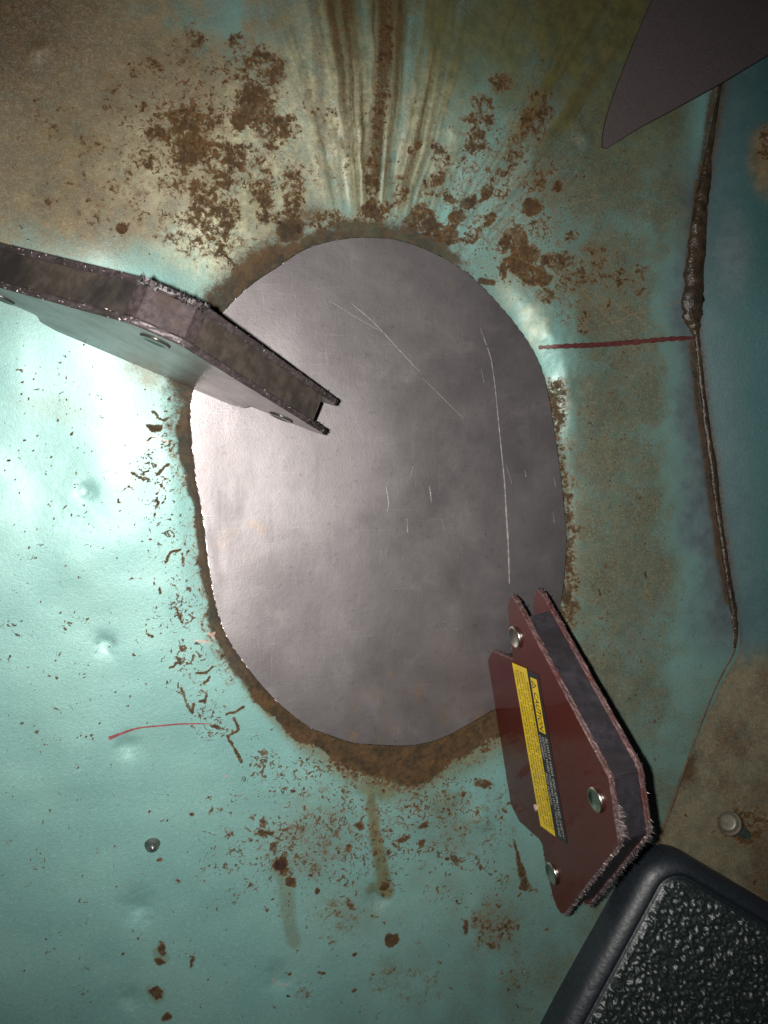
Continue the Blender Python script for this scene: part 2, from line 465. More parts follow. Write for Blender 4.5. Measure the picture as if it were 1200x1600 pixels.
masks['green'][:] = sstep(560, 760, PX + .15 * PY) * .9
FL *= .72 + .56 * fbm(PX / 26, PY / 26, 61, 4, .6)
# -- clean blue strip along the seam
masks['clean'][:] = .95 * sstep(-34, 36, PX - edge_x) * sstep(180, 330, PY) * (1 - sstep(960, 1080, PY))
blob('clean', 985, 980, 60, 200, .28, 0, .2)
# -- olive film, upper right of the streaks
OL = masks['olive']
wv = 90 * (fbm(PX / 110, PY / 110, 71, 4) - .5)
OL[:] = np.maximum(OL, .74 * sstep(520, 760, PX + wv) * (1 - sstep(980, 1140, PX - .1 * PY + wv)) * (1 - sstep(60, 330, PY + wv * 1.3)) * (.65 + .7 * fbm(PX / 34, PY / 60, 73, 4)))
OL[:] = np.maximum(OL, .50 * sstep(800, 960, PX + wv) * (1 - sstep(1050, 1120, PX)) * (1 - sstep(160, 420, PY)))
OL[:] = np.maximum(OL, .72 * sstep(400, 520, PX + wv) * (1 - sstep(1000, 1120, PX)) * (1 - sstep(-60, 170, PY + wv)))
masks['soak_and_falloff'][:] = np.maximum(masks['soak_and_falloff'], .34 * sstep(430, 560, PX + wv) * (1 - sstep(880, 1020, PX)) * (1 - sstep(-80, 130, PY + wv)))
# fanned run-off streaks above the patch
ang = np.arctan2(PX - 588, 560 - PY) + .02 * (fbm(PX / 60, PY / 60, 19, 3) - .5); rad = np.hypot(PX - 588, PY - 560)
angd = np.degrees(ang)
st = fbm(ang * 20 + 3, rad / 420, 21, 3, .6)
fanw = sstep(-24, -10, angd) * (1 - sstep(40, 58, angd)) * sstep(20, 60, PD)
fan = sstep(-24, -10, angd) * (1 - sstep(30, 52, angd)) * (1 - sstep(300, 390, PY)) * (1 - .35 * sstep(10, 30, angd))
st2 = fbm(ang * 47 + 9, rad / 240, 27, 3, .6)
OL[:] = np.maximum(OL, fan * (.24 + .56 * sstep(.34, .68, .6 * st + .4 * st2)))
SK0 = fan * sstep(.46, .72, .5 * st + .5 * st2) * .55
masks['soak_and_falloff'][:] = np.maximum(masks['soak_and_falloff'], SK0 * sstep(-60, 60, 330 - PY))
fan2 = sstep(-10, 6, angd) * (1 - sstep(34, 52, angd)) * (1 - sstep(170, 330, PY))
OL[:] = np.maximum(OL, fan2 * (.30 + .55 * sstep(.42, .62, st)))
for x0, y0, x1, y1, r, a in ((592, -40, 586, 290, 10, .82), (600, -40, 592, 120, 16, .72), (578, 120, 572, 300, 7, .6), (484, -20, 500, 230, 11, .5),
                             (520, -20, 535, 240, 9, .45), (640, 60, 622, 260, 7, .4), (685, 120, 640, 330, 8, .35), (612, 40, 604, 270, 5, .5)):
    pts = [(x0 + (x1 - x0) * t + random.uniform(-3, 3), y0 + (y1 - y0) * t) for t in np.linspace(0, 1, 9)]
    stroke('soak_and_falloff', pts, r * .9, a * .72)
stroke('rust', [(596, -20), (592, 80), (588, 170), (580, 300)], 15, .56)
stroke('rust', [(594, 60), (592, 110)], 12, .66)
# -- grime round the upper edge of the patch
SK = masks['soak_and_falloff']
angp = np.degrees(np.arctan2(PY - 770, PX - 590))
upper = sstep(-178, -150, angp) * (1 - sstep(-78, -58, angp))
wob = 46 * (fbm(PX / 42, PY / 42, 83, 5, .62) - .5)
SK[:] = np.maximum(SK, upper * (1 - sstep(2, np.interp(PX, [300, 420, 500, 700], [78, 66, 44, 40]), PD + wob * 1.1)) * (1.0 - .35 * fbm(PX / 22, PY / 22, 31)))
blob('soak_and_falloff', 405, 425, 72, 84, .74, 35, .1); blob('soak_and_falloff', 372, 445, 60, 66, .6, 0, .1); blob('soak_and_falloff', 480, 338, 70, 40, .5, 0, .1); blob('soak_and_falloff', 455, 360, 40, 26, .8, -20, .4); blob('soak_and_falloff', 375, 470, 40, 40, .7)
blob('soak_and_falloff', 700, 378, 58, 22, .42, 25, .3); blob('soak_and_falloff', 560, 352, 90, 18, .7, 0, .3)
blob('dark', 465, 355, 18, 14, .5); blob('dark', 440, 352, 8, 9, .5)
# -- rusty ring below, left and right of the patch
low_w = np.interp(PX, [300, 380, 440, 500, 560, 620, 650, 700, 760, 800, 860], [12, 15, 22, 33, 47, 60, 62, 44, 48, 52, 24])
lower = sstep(300, 330, PX) * sstep(1010, 1090, PY) * (1 - sstep(860, 930, PX))
SK[:] = np.maximum(SK, lower * (1 - sstep(low_w * .7, low_w * 1.12, PD + wob * .75)) * 1.15)
masks['rust'][:] = np.maximum(masks['rust'], lower * (1 - sstep(low_w * .85, low_w * 1.7, PD + wob * .6)) * .56)
masks['olive'][:] = np.maximum(masks['olive'], lower * (1 - sstep(low_w * .9, low_w * 2.3, PD)) * .62)
left = sstep(600, 650, PY) * (1 - sstep(1060, 1140, PY)) * (1 - sstep(480, 560, PX))
masks['dark'][:] = np.maximum(masks['dark'], .42 * (1 - sstep(2, 13, PD)) * np.maximum(left, .5 * upper))  # dark line along the patch edge, its shadow put into the colour
lw = np.interp(PY, [600, 680, 760, 850, 950, 1040, 1120], [30, 26, 20, 17, 17, 22, 26])
SK[:] = np.maximum(SK, left * (1 - sstep(lw * .25, lw * 1.15, PD + wob * .55)))
masks['rust'][:] = np.maximum(masks['rust'], left * (1 - sstep(lw * .5, lw * 2.6, PD + wob * .6)) * .46)
rgt = sstep(800, 840, PX) * sstep(565, 600, PY) * (1 - sstep(1000, 1060, PY))
rw = np.interp(PY, [560, 600, 640, 680, 760, 850, 950], [16, 26, 30, 17, 13, 15, 30])
masks['rust'][:] = np.maximum(masks['rust'], rgt * (1 - sstep(rw * .5, rw * 1.6, PD + wob * .4)) * .64)
masks['rust'][:] = np.maximum(masks['rust'], rgt * (1 - sstep(10, 60, PD)) * .36)
SK[:] = np.maximum(SK, rgt * (1 - sstep(rw * .2, rw * .8, PD)) * .35)
# -- rust blotches, upper left
for x, y, rx, ry, a, ro in ((395, 150, 48, 95, .62, 0), (400, 180, 40, 48, .78, 0), (375, 195, 22, 20, .9, 0), (420, 120, 26, 40, .68, 0), (365, 90, 26, 34, .58, 0),
                            (285, 205, 80, 42, .66, -10), (300, 245, 60, 34, .72, 0), (255, 215, 44, 34, .6, 0), (430, 215, 26, 44, .66, 20),
                            (350, 265, 50, 60, .6, 0), (300, 290, 56, 50, .55, 0), (400, 290, 32, 60, .62, 0), (455, 300, 26, 54, .62, 0),
                            (330, 340, 60, 40, .58, 0), (270, 360, 50, 40, .46, 0), (340, 385, 60, 30, .55, 0), (250, 95, 60, 46, .42, 0),
                            (200, 150, 60, 60, .38, 0), (170, 260, 80, 70, .40, 0), (120, 330, 90, 50, .34, 0), (190, 360, 14, 12, .85, 0),
                            (222, 178, 12, 12, .7, 0), (300, 68, 22, 30, .55, -20), (235, 250, 46, 36, .5, 0), (80, 180, 60, 60, .33, 0),
                            (410, 330, 24, 26, .6, 0), (445, 345, 34, 18, .62, 0), (520, 345, 60, 20, .6, 0), (585, 330, 40, 26, .7, 0)):
    blob('rust', x, y, rx * 1.12, ry * 1.12, a * .93 + .04, ro, .45)
blob('rust', 330, 230, 190, 210, .40, 0, .3); blob('rust', 190, 300, 180, 150, .34, 0, .2); blob('rust', 330, 390, 90, 60, .42, 0, .3); blob('rust', 500, 230, 150, 160, .33, 0, .3)
# -- upper right
for x, y, rx, ry, a, ro in ((770, 140, 26, 22, .66, 0), (742, 172, 26, 22, .6, 20), (735, 195, 34, 16, .62, 0), (830, 180, 40, 50, .5, 0), (815, 190, 22, 26, .6, 0),
                            (732, 230, 22, 32, .68, 20), (810, 220, 32, 36, .5, 0), (678, 250, 24, 34, .5, -30), (672, 290, 18, 34, .72, 30), (655, 345, 30, 34, .76, 20),
                            (690, 365, 46, 24, .78, 15), (702, 312, 16, 8, .85, 10), (728, 322, 18, 10, .9, 0), (752, 306, 10, 20, .85, 15), (710, 345, 12, 22, .8, 30),
                            (760, 345, 12, 20, .85, 20), (738, 370, 32, 12, .7, -30), (822, 330, 20, 18, 1.0, 0), (864, 296, 10, 16, .85, 10), (826, 295, 30, 16, .52, 0),
                            (800, 240, 26, 26, .5, 0), (845, 278, 18, 8, .62, 0), (800, 375, 26, 30, .78, 40), (815, 405, 28, 32, .88, 30), (790, 420, 7, 20, 1.0, 8),
                            (830, 430, 36, 22, .82, 20), (847, 462, 22, 18, .7, 0), (865, 410, 40, 22, .62, 0), (905, 425, 60, 34, .54, 0), (892, 370, 18, 14, .6, 0),
                            (930, 400, 50, 30, .42, 0), (960, 450, 60, 50, .36, 0), (1000, 440, 22, 40, .42, 0), (640, 240, 12, 12, .5, 0), (648, 235, 7, 7, 1, 0),
                            (620, 300, 28, 40, .5, 0), (770, 270, 40, 40, .42, 0), (900, 500, 60, 40, .3, 0)):
    blob('rust', x, y, rx * 1.1, ry * 1.1, a * .95 + .03, ro, .45)
blob('rust', 760, 300, 150, 170, .36, 0, .3); blob('rust', 900, 430, 130, 100, .36, 0, .2)
blob('dark', 668, 237, 6, 6, .9); blob('dark', 670, 340, 6, 6, .5); blob('dark', 824, 330, 8, 9, .34); blob('chip', 766, 440, 9, 4, .0)
stroke('soak_and_falloff', [(752, 437), (762, 440), (770, 441)], 5, .95)
for pts in ([(780, 350), (800, 372), (812, 410), (850, 428), (905, 452), (950, 470), (1000, 500), (1050, 515)], [(905, 452), (960, 505)],
            [(960, 505), (1000, 488), (1070, 470)], [(985, 455), (1010, 498), (1035, 470)], [(1000, 515), (1060, 500)], [(860, 330), (900, 318), (945, 308)],
            [(890, 345), (940, 370), (985, 388)], [(940, 370), (1000, 362)], [(930, 540), (960, 500), (975, 470)], [(945, 760), (1000, 770), (1010, 740), (1050, 775)],
            [(985, 800), (1050, 770)], [(1020, 940), (1000, 900)], [(860, 300), (868, 330), (850, 365)]):
    amp = random.uniform(.4, .68); stroke('scratch', [tuple(q[:2]) for q in zip(*[np.interp(np.linspace(0, len(pts) - 1, 12), range(len(pts)), c) + rng.normal(0, .9, 12) for c in zip(*pts)])], 1.7, amp)
# -- left of the patch: worm-like rust traces
for k in range(38):
    yy = random.uniform(640, 1150); cxp = np.interp(yy, [640, 760, 900, 1000, 1150], [235, 235, 265, 280, 330])
    x = random.gauss(cxp, 34); a = random.uniform(0, 6.28); pts = [(x, yy)]
    for q in range(random.randint(1, 5)):
        a += random.uniform(-1.1, 1.1); L = random.uniform(4, 10); pts.append((pts[-1][0] + L * math.cos(a), pts[-1][1] + L * math.sin(a)))
    stroke('rust', pts, random.uniform(1.5, 2.6), random.uniform(.48, .86))
for k in range(150):
    x, y = random.uniform(20, 300), random.uniform(560, 1180); blob('rust', x, y, random.uniform(1.8, 3.6), None, random.uniform(.6, 1.0))
for pts in ([(248, 740), (262, 726)], [(205, 738), (222, 748), (234, 752)], [(283, 1075), (290, 1098), (300, 1113), (304, 1100)],
            [(355, 1150), (372, 1140), (366, 1122)], [(355, 1150), (366, 1170), (376, 1190)], [(330, 1135), (355, 1140)], [(258, 880), (266, 862), (280, 860)], [(284, 866), (287, 884)]):
    stroke('rust', pts, 2.6, .85)
blob('rust', 244, 670, 17, 10, 1.0); blob('soak_and_falloff', 244, 670, 15, 9, .75); blob('dark', 288, 670, 12, 22, .35)
for pts in ([(142, 670), (190, 680), (225, 692)], [(212, 672), (240, 682), (262, 692)], [(198, 695), (228, 694)], [(306, 1000), (328, 1004)], [(326, 990), (335, 998)], [(215, 700), (228, 690)]):
    stroke('chip', pts, 2.3, .85)
for x, y, r in ((250, 805, 5), (256, 885, 4), (286, 884, 4), (306, 920, 5), (334, 993, 6), (356, 1213, 7), (367, 1186, 5), (256, 1263, 3), (284, 960, 3), (440, 1540, 14), (425, 1532, 10), (480, 1525, 9), (1188, 230, 3)):
    blob('chip', x, y, r, r * .7, .5 if r > 8 else .65)
# -- below the patch
for k in range(230):
    x, y = random.uniform(300, 870), random.uniform(1160, 1590)
    if random.random() > np.interp(y, [1160, 1330, 1450, 1590], [1, .95, .5, .35]): continue
    a = random.uniform(0, 6.28); pts = [(x, y)]
    for q in range(random.randint(1, 3)):
        a += random.uniform(-1, 1); L = random.uniform(2, 6); pts.append((pts[-1][0] + L * math.cos(a), pts[-1][1] + L * math.sin(a)))
    stroke('rust', pts, random.uniform(1.2, 2.9), random.uniform(.38, .86))
for x, y, rx, ry, a in ((560, 1270, 150, 110, .30), (480, 1330, 110, 80, .32), (740, 1290, 110, 90, .30), (770, 1450, 60, 60, .46), (520, 1430, 60, 50, .36), (810, 1520, 60, 60, .3), (640, 1540, 120, 60, .24),
                        (440, 1354, 21, 20, 1.2), (428, 1325, 14, 14, .9), (455, 1378, 16, 14, .85), (497, 1392, 11, 9, 1.2), (552, 1490, 9, 8, 1.1), (613, 1466, 15, 14, 1.2), (756, 1226, 20, 12, 1.0),
                        (725, 1244, 6, 8, 1.0), (663, 1292, 9, 7, 1.1), (630, 1312, 18, 7, .95), (658, 1318, 7, 12, 1.0), (714, 1345, 10, 13, 1.0), (604, 1386, 12, 12, .9), (562, 1288, 9, 11, .85),
                        (545, 1320, 12, 10, .7), (582, 1330, 6, 8, .9), (604, 1336, 6, 7, .9), (726, 1452, 8, 18, .9), (762, 1478, 10, 9, .7), (546, 1415, 10, 18, .6), (430, 1535, 0.1, 0.1, 0),
                        (252, 1480, 10, 14, 1.1), (248, 1500, 10, 9, 1.0), (247, 1550, 16, 13, 1.15), (262, 1588, 11, 13, 1.1), (252, 1346, 8, 8, .95), (215, 1465, 4, 4, 1.1), (232, 1272, 4, 5, 1.0),
                        (412, 1285, 8, 12, .8), (390, 1310, 12, 8, .7), (345, 1265, 9, 8, .6), (195, 1492, 4, 4, .8), (52, 1326, 3, 6, .6), (470, 1555, 22, 16, .45), (276, 1375, 8, 6, .7), (820, 1386, 13, 7, .9),
                        (415, 1300, 26, 10, .7), (880, 1480, 8, 8, .0), (300, 1500, 6, 22, .5), (520, 1470, 14, 8, .5), (598, 1520, 30, 10, .4)):
    blob('rust', x, y, max(rx, .2), max(ry, .2), a, 0, .3)
for x, y, r, a in ((440, 1355, 17, .75), (428, 1330, 6, .35), (497, 1391, 7, .5), (613, 1466, 8, .28), (247, 1550, 8, .3), (250, 1490, 7, .4), (660, 1205, 26, .3), (615, 1215, 16, .3), (448, 1552, 5, .6), (482, 1449, 3, .8), (700, 1345, 0.5, 0)):
    blob('dark', x, y, r, r * .9, a)
stroke('rust', [(803, 1316), (808, 1332), (813, 1350), (818, 1366), (821, 1384)], 2.2, .74, 8); stroke('soak_and_falloff', [(804, 1322), (810, 1342), (815, 1362), (822, 1386)], 2, .66, 9); stroke('rust', [(826, 1382), (840, 1394)], 3, .6)
stroke('olive', [(576, 1205), (580, 1260), (588, 1310), (598, 1365), (604, 1392)], 8, .74, 16)
stroke('olive', [(445, 1370), (450, 1420), (458, 1470)], 15, .50, 10); blob('olive', 605, 1515, 50, 60, .4, 0, .1); blob('olive', 250, 1488, 20, 24, .5); blob('olive', 582, 1388, 22, 16, .62)
blob('olive', 595, 1230, 60, 34, .7); blob('olive', 690, 1250, 60, 36, .5); blob('olive', 440, 1360, 40, 34, .45, 0, .2); blob('olive', 800, 1560, 70, 90, .35, 0, .1); blob('olive', 245, 1552, 24, 22, .5)
for k in range(900):                          # pepper of tiny specks over the whole sheet
    x, y = random.uniform(-60, 1060), random.uniform(-60, 1660); blob('rust', x, y, random.uniform(1.3, 2.4), None, random.uniform(.5, .9))
stroke('dark', [(743, 1340), (752, 1354), (766, 1366)], 3.5, .42); stroke('dark', [(1008, 895), (1010, 905)], 2, .6); stroke('dark', [(935, 922), (938, 930)], 3, .5)

FK = masks['fleck']
nz1 = .55 + .9 * fbm(PX / 60, PY / 60, 301, 3)
FK[:] = np.maximum(FK, .62 * np.exp(-(((PX - np.interp(PY, [640, 760, 900, 1000, 1150], [245, 245, 275, 295, 340])) / 60) ** 2)) * sstep(630, 690, PY) * (1 - sstep(1120, 1200, PY)) * nz1)
FK[:] = np.maximum(FK, .66 * sstep(270, 420, PX + .25 * (PY - 1200)) * sstep(1130, 1200, PY) * (1 - sstep(1330, 1560, PY)) * (1 - .5 * sstep(700, 850, PX)) * nz1)
FK[:] = np.maximum(FK, .62 * (1 - sstep(.3, 1, np.hypot((PX - 330) / 260, (PY - 240) / 260))) * nz1)
FK[:] = np.maximum(FK, .60 * (1 - sstep(.3, 1, np.hypot((PX - 790) / 230, (PY - 320) / 220))) * nz1)
FK[:] = np.maximum(FK, .42 * right * nz1); FK[:] = np.maximum(FK, .20)
masks['soak_and_falloff'][:] = np.maximum(masks['soak_and_falloff'], .46 * (1 - sstep(60, 360, np.hypot(PX + 40, PY + 30))))  # flash falloff painted as brown darkening towards the top left corner
for a_, b_ in (((1101, 285), (1089, 380)), ((1089, 380), (1082, 490)), ((1090, 540), (1113, 722)), ((1113, 722), (1143, 935)), ((1128, 120), (1104, 270))):
    stroke('soak_and_falloff', [(a_[0] - 4, a_[1]), (b_[0] - 4, b_[1])], 13, .62)
for x, y, rx, ry, a in ((330, 370, 120, 110, .95), (400, 250, 120, 190, .80), (260, 260, 140, 140, .45), (480, 190, 100, 220, .72), (560, 200, 80, 200, .62), (650, 220, 100, 150, .52), (832, 505, 34, 80, .60), (790, 455, 40, 40, .35), (1115, 300, .2, .2, 0)):  # cream highlights painted above the patch and on the lip
    blob('cream_gleam', x, y, rx, ry, a, 0, .2)
core = np.clip(masks['soak_and_falloff'] - .55, 0, .45) / .45
masks['rust'] *= 1 - .85 * core * np.maximum(lower, np.maximum(left, upper))
masks['fleck'] *= 1 - .9 * core
# -- relief: oil-canning, dents, the lip round the hole
Z = -.0065 * (1 - sstep(40, 270, PX)) + .0032 * (fbm(X / .17, Y / .17, 41, 2) - .5) * 2 + .0009 * (fbm(X / .06, Y / .06, 43, 2) - .5) * 2


def dent(x, y, r, h, rx=1.0):
    w = window(x - 3 * r, x + 3 * r, y - 3 * r, y + 3 * r)
    d2 = ((.35 * PX[w] + .65 * WXP[w] - x) / rx) ** 2 + (.35 * PY[w] + .65 * WYP[w] - y) ** 2
    Z[w] += h * np.exp(-d2 / (r * r))


for x, y, r, h in ((985, 1080, 16, .0042), (750, 1280, 17, .0044), (588, 1408, 15, -.0046), (163, 1006, 14, -.0032), (134, 768, 13, -.003), (62, 78, 15, .0050), (200, 1166, 15, -.0034),
                   (215, 1418, 22, -.0058), (205, 1562, 15, -.004), (432, 1528, 20, -.0050), (905, 216, 14, .0050), (895, 232, 12, -.003), (700, 215, 8, .002), (1060, 760, 9, .0012), (1095, 995, 18, -.002),
                   (310, 130, 60, .003), (590, 265, 10, .003), (655, 235, 9, .002), (700, 252, 10, .0026), (525, 240, 13, .004), (560, 215, 9, .003), (120, 860, 60, .0022), (60, 760, 60, -.0022),
                   (210, 810, 45, .0016), (345, 345, 58, .0062), (380, 300, 40, .002)):
    dent(x, y, r * 1.08, h * .70)
Z += .0024 * fanw * sstep(.30, .70, .75 * st + .25 * st2) * sstep(10, 90, PD)      # ridges along the streaks
dish = sstep(-174, -135, angp) * (1 - sstep(-45, 5, angp)) * (1 - sstep(800, 1000, PX))
Z += .020 * dish * sstep(6, 250, PD) * (1 - .6 * sstep(250, 480, PD))
sector = sstep(-62, -46, angp) * (1 - sstep(-26, -8, angp))
lipdip = (1 - sstep(-6, 46, PD))
Z -= .0026 * lipdip
Z += .0095 * sector * sstep(-4, 34, PD) * (1 - sstep(30, 130, PD)) * (.75 + .5 * fbm(PX / 30, PY / 30, 66, 3))
Z -= .0022 * rgt * (1 - sstep(0, 22, PD))
Z += .0009 * np.clip(masks['soak_and_falloff'], 0, 1) * lower * (fbm(PX / 7, PY / 7, 55) - .5) * 2
Z = np.minimum(Z, PZ - .0022 + .5 * sstep(-2, 30, PD))
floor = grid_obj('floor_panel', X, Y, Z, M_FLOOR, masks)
tag(floor, 'rusty teal painted sheet metal panel under the steel patch', kind='structure')


def floor_z(px, py):
    z = 0.0
    for _ in range(4):
        p = at(px, py, z); i = int(np.clip(round((p[0] - GX0) / GS), 0, X.shape[1] - 1)); j = int(np.clip(round((p[1] - GY0) / GS), 0, X.shape[0] - 1))
        z = float(Z[j, i])
    return z


def spline(pts, n):
    P = [np.array(pts[0]) * 2 - np.array(pts[1])] + [np.array(p, float) for p in pts] + [np.array(pts[-1]) * 2 - np.array(pts[-2])]
    out = []
    for i in range(1, len(P) - 2):
        for k in range(n):
            t = k / n
            out.append(.5 * (2 * P[i] + (P[i + 1] - P[i - 1]) * t + (2 * P[i - 1] - 5 * P[i] + 4 * P[i + 1] - P[i + 2]) * t * t + (3 * P[i] - P[i - 1] - 3 * P[i + 1] + P[i + 2]) * t ** 3))
    out.append(P[-2]); return np.array(out)


def ribbon(name, pts, mat, lift, parent, zf, jit=.25):
    """thin flat mark lying on a surface; pts = (px, py, half width px)"""
    C = spline(pts, 10); vs = []; fs = []
    for i in range(len(C)):
        a = C[max(0, i - 1)][:2]; b = C[min(len(C) - 1, i + 1)][:2]; t = (b - a) / (np.linalg.norm(b - a) + 1e-9); nrm = np.array([-t[1], t[0]])
        hw = max(.15, C[i][2] * (1 + random.uniform(-jit, jit)))
        for s in (-1, 0, 1):
            q = C[i][:2] + nrm * hw * s; z = zf(q[0], q[1]) + lift; vs.append(at(q[0], q[1], z))
        if i:
            k = 3 * i
            fs += [(k - 3, k - 2, k + 1, k), (k - 2, k - 1, k + 2, k + 1)]
    return mesh_obj(name, vs, fs, mat, parent, True)


ribbon('marker_line', [(841, 543, 3.0), (880, 541, 3.6), (930, 539, 3.8), (985, 535, 3.9), (1040, 530, 3.6), (1083, 528, 2.6)], M_MARK, .0007, floor, floor_z, .28)
ribbon('marker_line', [(170, 1154, 3), (190, 1146, 1.8), (215, 1138, 1.4), (250, 1134, 1.3), (290, 1131, 1.2), (332, 1131, .6)], M_MARK2, .0007, floor, floor_z, .15)

# ------------------------------------------------------------------ side wall past the seam, bulging seam sealer
SEAM = [(1165, -190), (1148, -40), (1130, 110), (1112, 220), (1100, 300), (1090, 400), (1086, 470), (1088, 530), (1098, 620), (1114, 730), (1130, 850), (1142, 935), (1149, 985), (1146, 1020),
        (1122, 1065), (1095, 1130), (1068, 1205), (1040, 1285), (1015, 1350), (975, 1450), (930, 1560), (880, 1680), (850, 1760)]
C = spline([(x, y, 0) for x, y in SEAM], 14)[:, :2]
base = np.array([at(x, y)[:2] for x, y in C])
nd = len(base); tdir = np.gradient(base, axis=0); tdir /= np.linalg.norm(tdir, axis=1)[:, None]
outw = np.stack([-tdir[:, 1], tdir[:, 0]], 1)
outw *= np.sign((outw @ np.array([1.0, -.1])))[:, None]
ker = np.ones(31) / 31
outs = np.stack([np.convolve(np.pad(outw[:, k], 15, 'edge'), ker, 'valid') for k in (0, 1)], 1); outs /= np.linalg.norm(outs, axis=1)[:, None]
rise = np.interp(C[:, 1], [-200, 900, 1100, 1400, 1700], [.42, .42, .36, .34, .34])
dist = np.concatenate([np.linspace(-.006, .03, 22), np.linspace(.033, .42, 90)])
WX = base[:, 0][:, None] + outs[:, 0][:, None] * dist; WY = base[:, 1][:, None] + outs[:, 1][:, None] * dist
WZ = rise[:, None] * dist + .0015 * (fbm(WX / .09, WY / .09, 77, 3) - .5)
WPX, WPY = topix(WX, WY, WZ)
wm = {k: np.zeros(WX.shape) for k in masks}
brown = sstep(985, 1075, WPY + .12 * (WPX - 1150))
wm['film'] = .95 * brown + .0; wm['green'] = .6 * brown
wm['soak_and_falloff'] = .42 * brown * sstep(.4, .7, fbm(WPX / 60, WPY / 60, 15)) + .55 * (1 - sstep(.0, .022, np.abs(dist)[None, :] + 0 * WX)) * (1 - .4 * brown)
wm['rust'] = .24 * brown + .45 * (1 - sstep(.3, 1, np.hypot((WPX - 1165) / 60, (WPY - 1290) / 45))) + .7 * np.clip(1.05 - np.hypot((WPX - 1200) / 40, (WPY - 235) / 60), 0, 1)
wm['film'] = np.maximum(wm['film'], .9 * (1 - sstep(.2, 1, np.hypot((WPX - 1205) / 55, (WPY - 250) / 90))))
wm['chip'] = .42 * (1 - sstep(.2, 1, np.hypot((WPX - 1202) / 24, (WPY - 225) / 42)))
wm['clean'] = .5 * (1 - sstep(.2, 1, np.hypot((WPX - 1150) / 40, (WPY - 400) / 110))) * (1 - brown) + .35 * (1 - brown) * (1 - sstep(.02, .07, dist))[None, :]
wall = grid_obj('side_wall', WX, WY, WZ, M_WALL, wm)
tag(wall, 'dark teal side of the sheet metal box rising past the sealed seam', kind='structure')


def tube(name, path, radii, mat, parent=None, seg=14, bumpy=0.0, flat=1.0, seed=3):
    vs = []; fs = []; n = len(path)
    for i in range(n):
        t = path[min(n - 1, i + 1)] - path[max(0, i - 1)]; t = t / np.linalg.norm(t)
        side = np.cross(t, [0, 0, 1.0]); side /= np.linalg.norm(side); up = np.cross(side, t)
        for k in range(seg):
            a = 2 * math.pi * k / seg
            r = radii[i] * (1 + bumpy * (float(fbm(np.array(i * .35), np.array(k * .8), seed, 3)) - .5) * 2)
            vs.append(path[i] + side * math.cos(a) * r + up * math.sin(a) * r * flat)
        if i:
            for k in range(seg):
                a, b = (i - 1) * seg + k, (i - 1) * seg + (k + 1) % seg
                fs.append((a, b, b + seg, a + seg))
    fs.append(tuple(range(seg))[::-1]); fs.append(tuple(range((n - 1) * seg, n * seg)))
    return mesh_obj(name, vs, fs, mat, parent, True)


px = 1 / 1320 * 1.25
BEAD = [(1128, 120, 2.2), (1117, 185, 3), (1108, 235, 5), (1101, 285, 9), (1094, 330, 12), (1089, 380, 14), (1085, 430, 16), (1082, 470, 17.5), (1082, 495, 16), (1085, 512, 9), (1088, 524, 5), (1091, 545, 4),
        (1098, 610, 4.5), (1104, 660, 4.5), (1113, 722, 6), (1120, 780, 4.5), (1130, 850, 4.2), (1138, 905, 5), (1143, 935, 6), (1147, 968, 5.5), (1149, 985, 4.5), (1147, 1012, 3.2)]
B = spline(BEAD, 9)
seal = tube('seam_sealer', [at(b[0], b[1], .0015) for b in B], [max(.0012, b[2] * px) for b in B], M_SEAL, None, 16, .38, .62)
tag(seal, 'thick greasy dark bead of seam sealer running down the crease at the right', 'sealant')
CR = spline([(1149, 985, 2.6), (1146, 1018, 2.6), (1122, 1064, 2.4), (1095, 1130, 2.2), (1068, 1205, 2.2), (1040, 1285, 2.4), (1015, 1350, 2.4), (975, 1450, 2.4)], 9)
tube('crease_grime', [at(b[0], b[1], .0012) for b in CR], [b[2] * px * .9 for b in CR], simple('crease_dirt', (.10, .062, .03), .7, 0, 300, .5, .0006, .8), wall, 8, .5, .8)

# ------------------------------------------------------------------ steel patch plate
n = len(PLATE)
jag = np.array([(.00055 if i % 3 == 0 else -.00035) + random.uniform(-.0004, .0004) for i in range(n)])
ctr = PLATE.mean(0)
tg = np.roll(PLATE, -1, 0) - np.roll(PLATE, 1, 0); tg /= np.linalg.norm(tg, axis=1)[:, None]
no = np.stack([tg[:, 1], -tg[:, 0]], 1); no *= np.sign(((PLATE - ctr) * no).sum(1))[:, None]
o_out = PLATE + no * jag[:, None]; o_in = PLATE - no * .0013
p_root = bpy.data.objects.new('steel_patch', None); link(p_root)
tag(p_root, 'bare grey oval sheet steel patch laid on the rusty teal panel', 'metal plate')
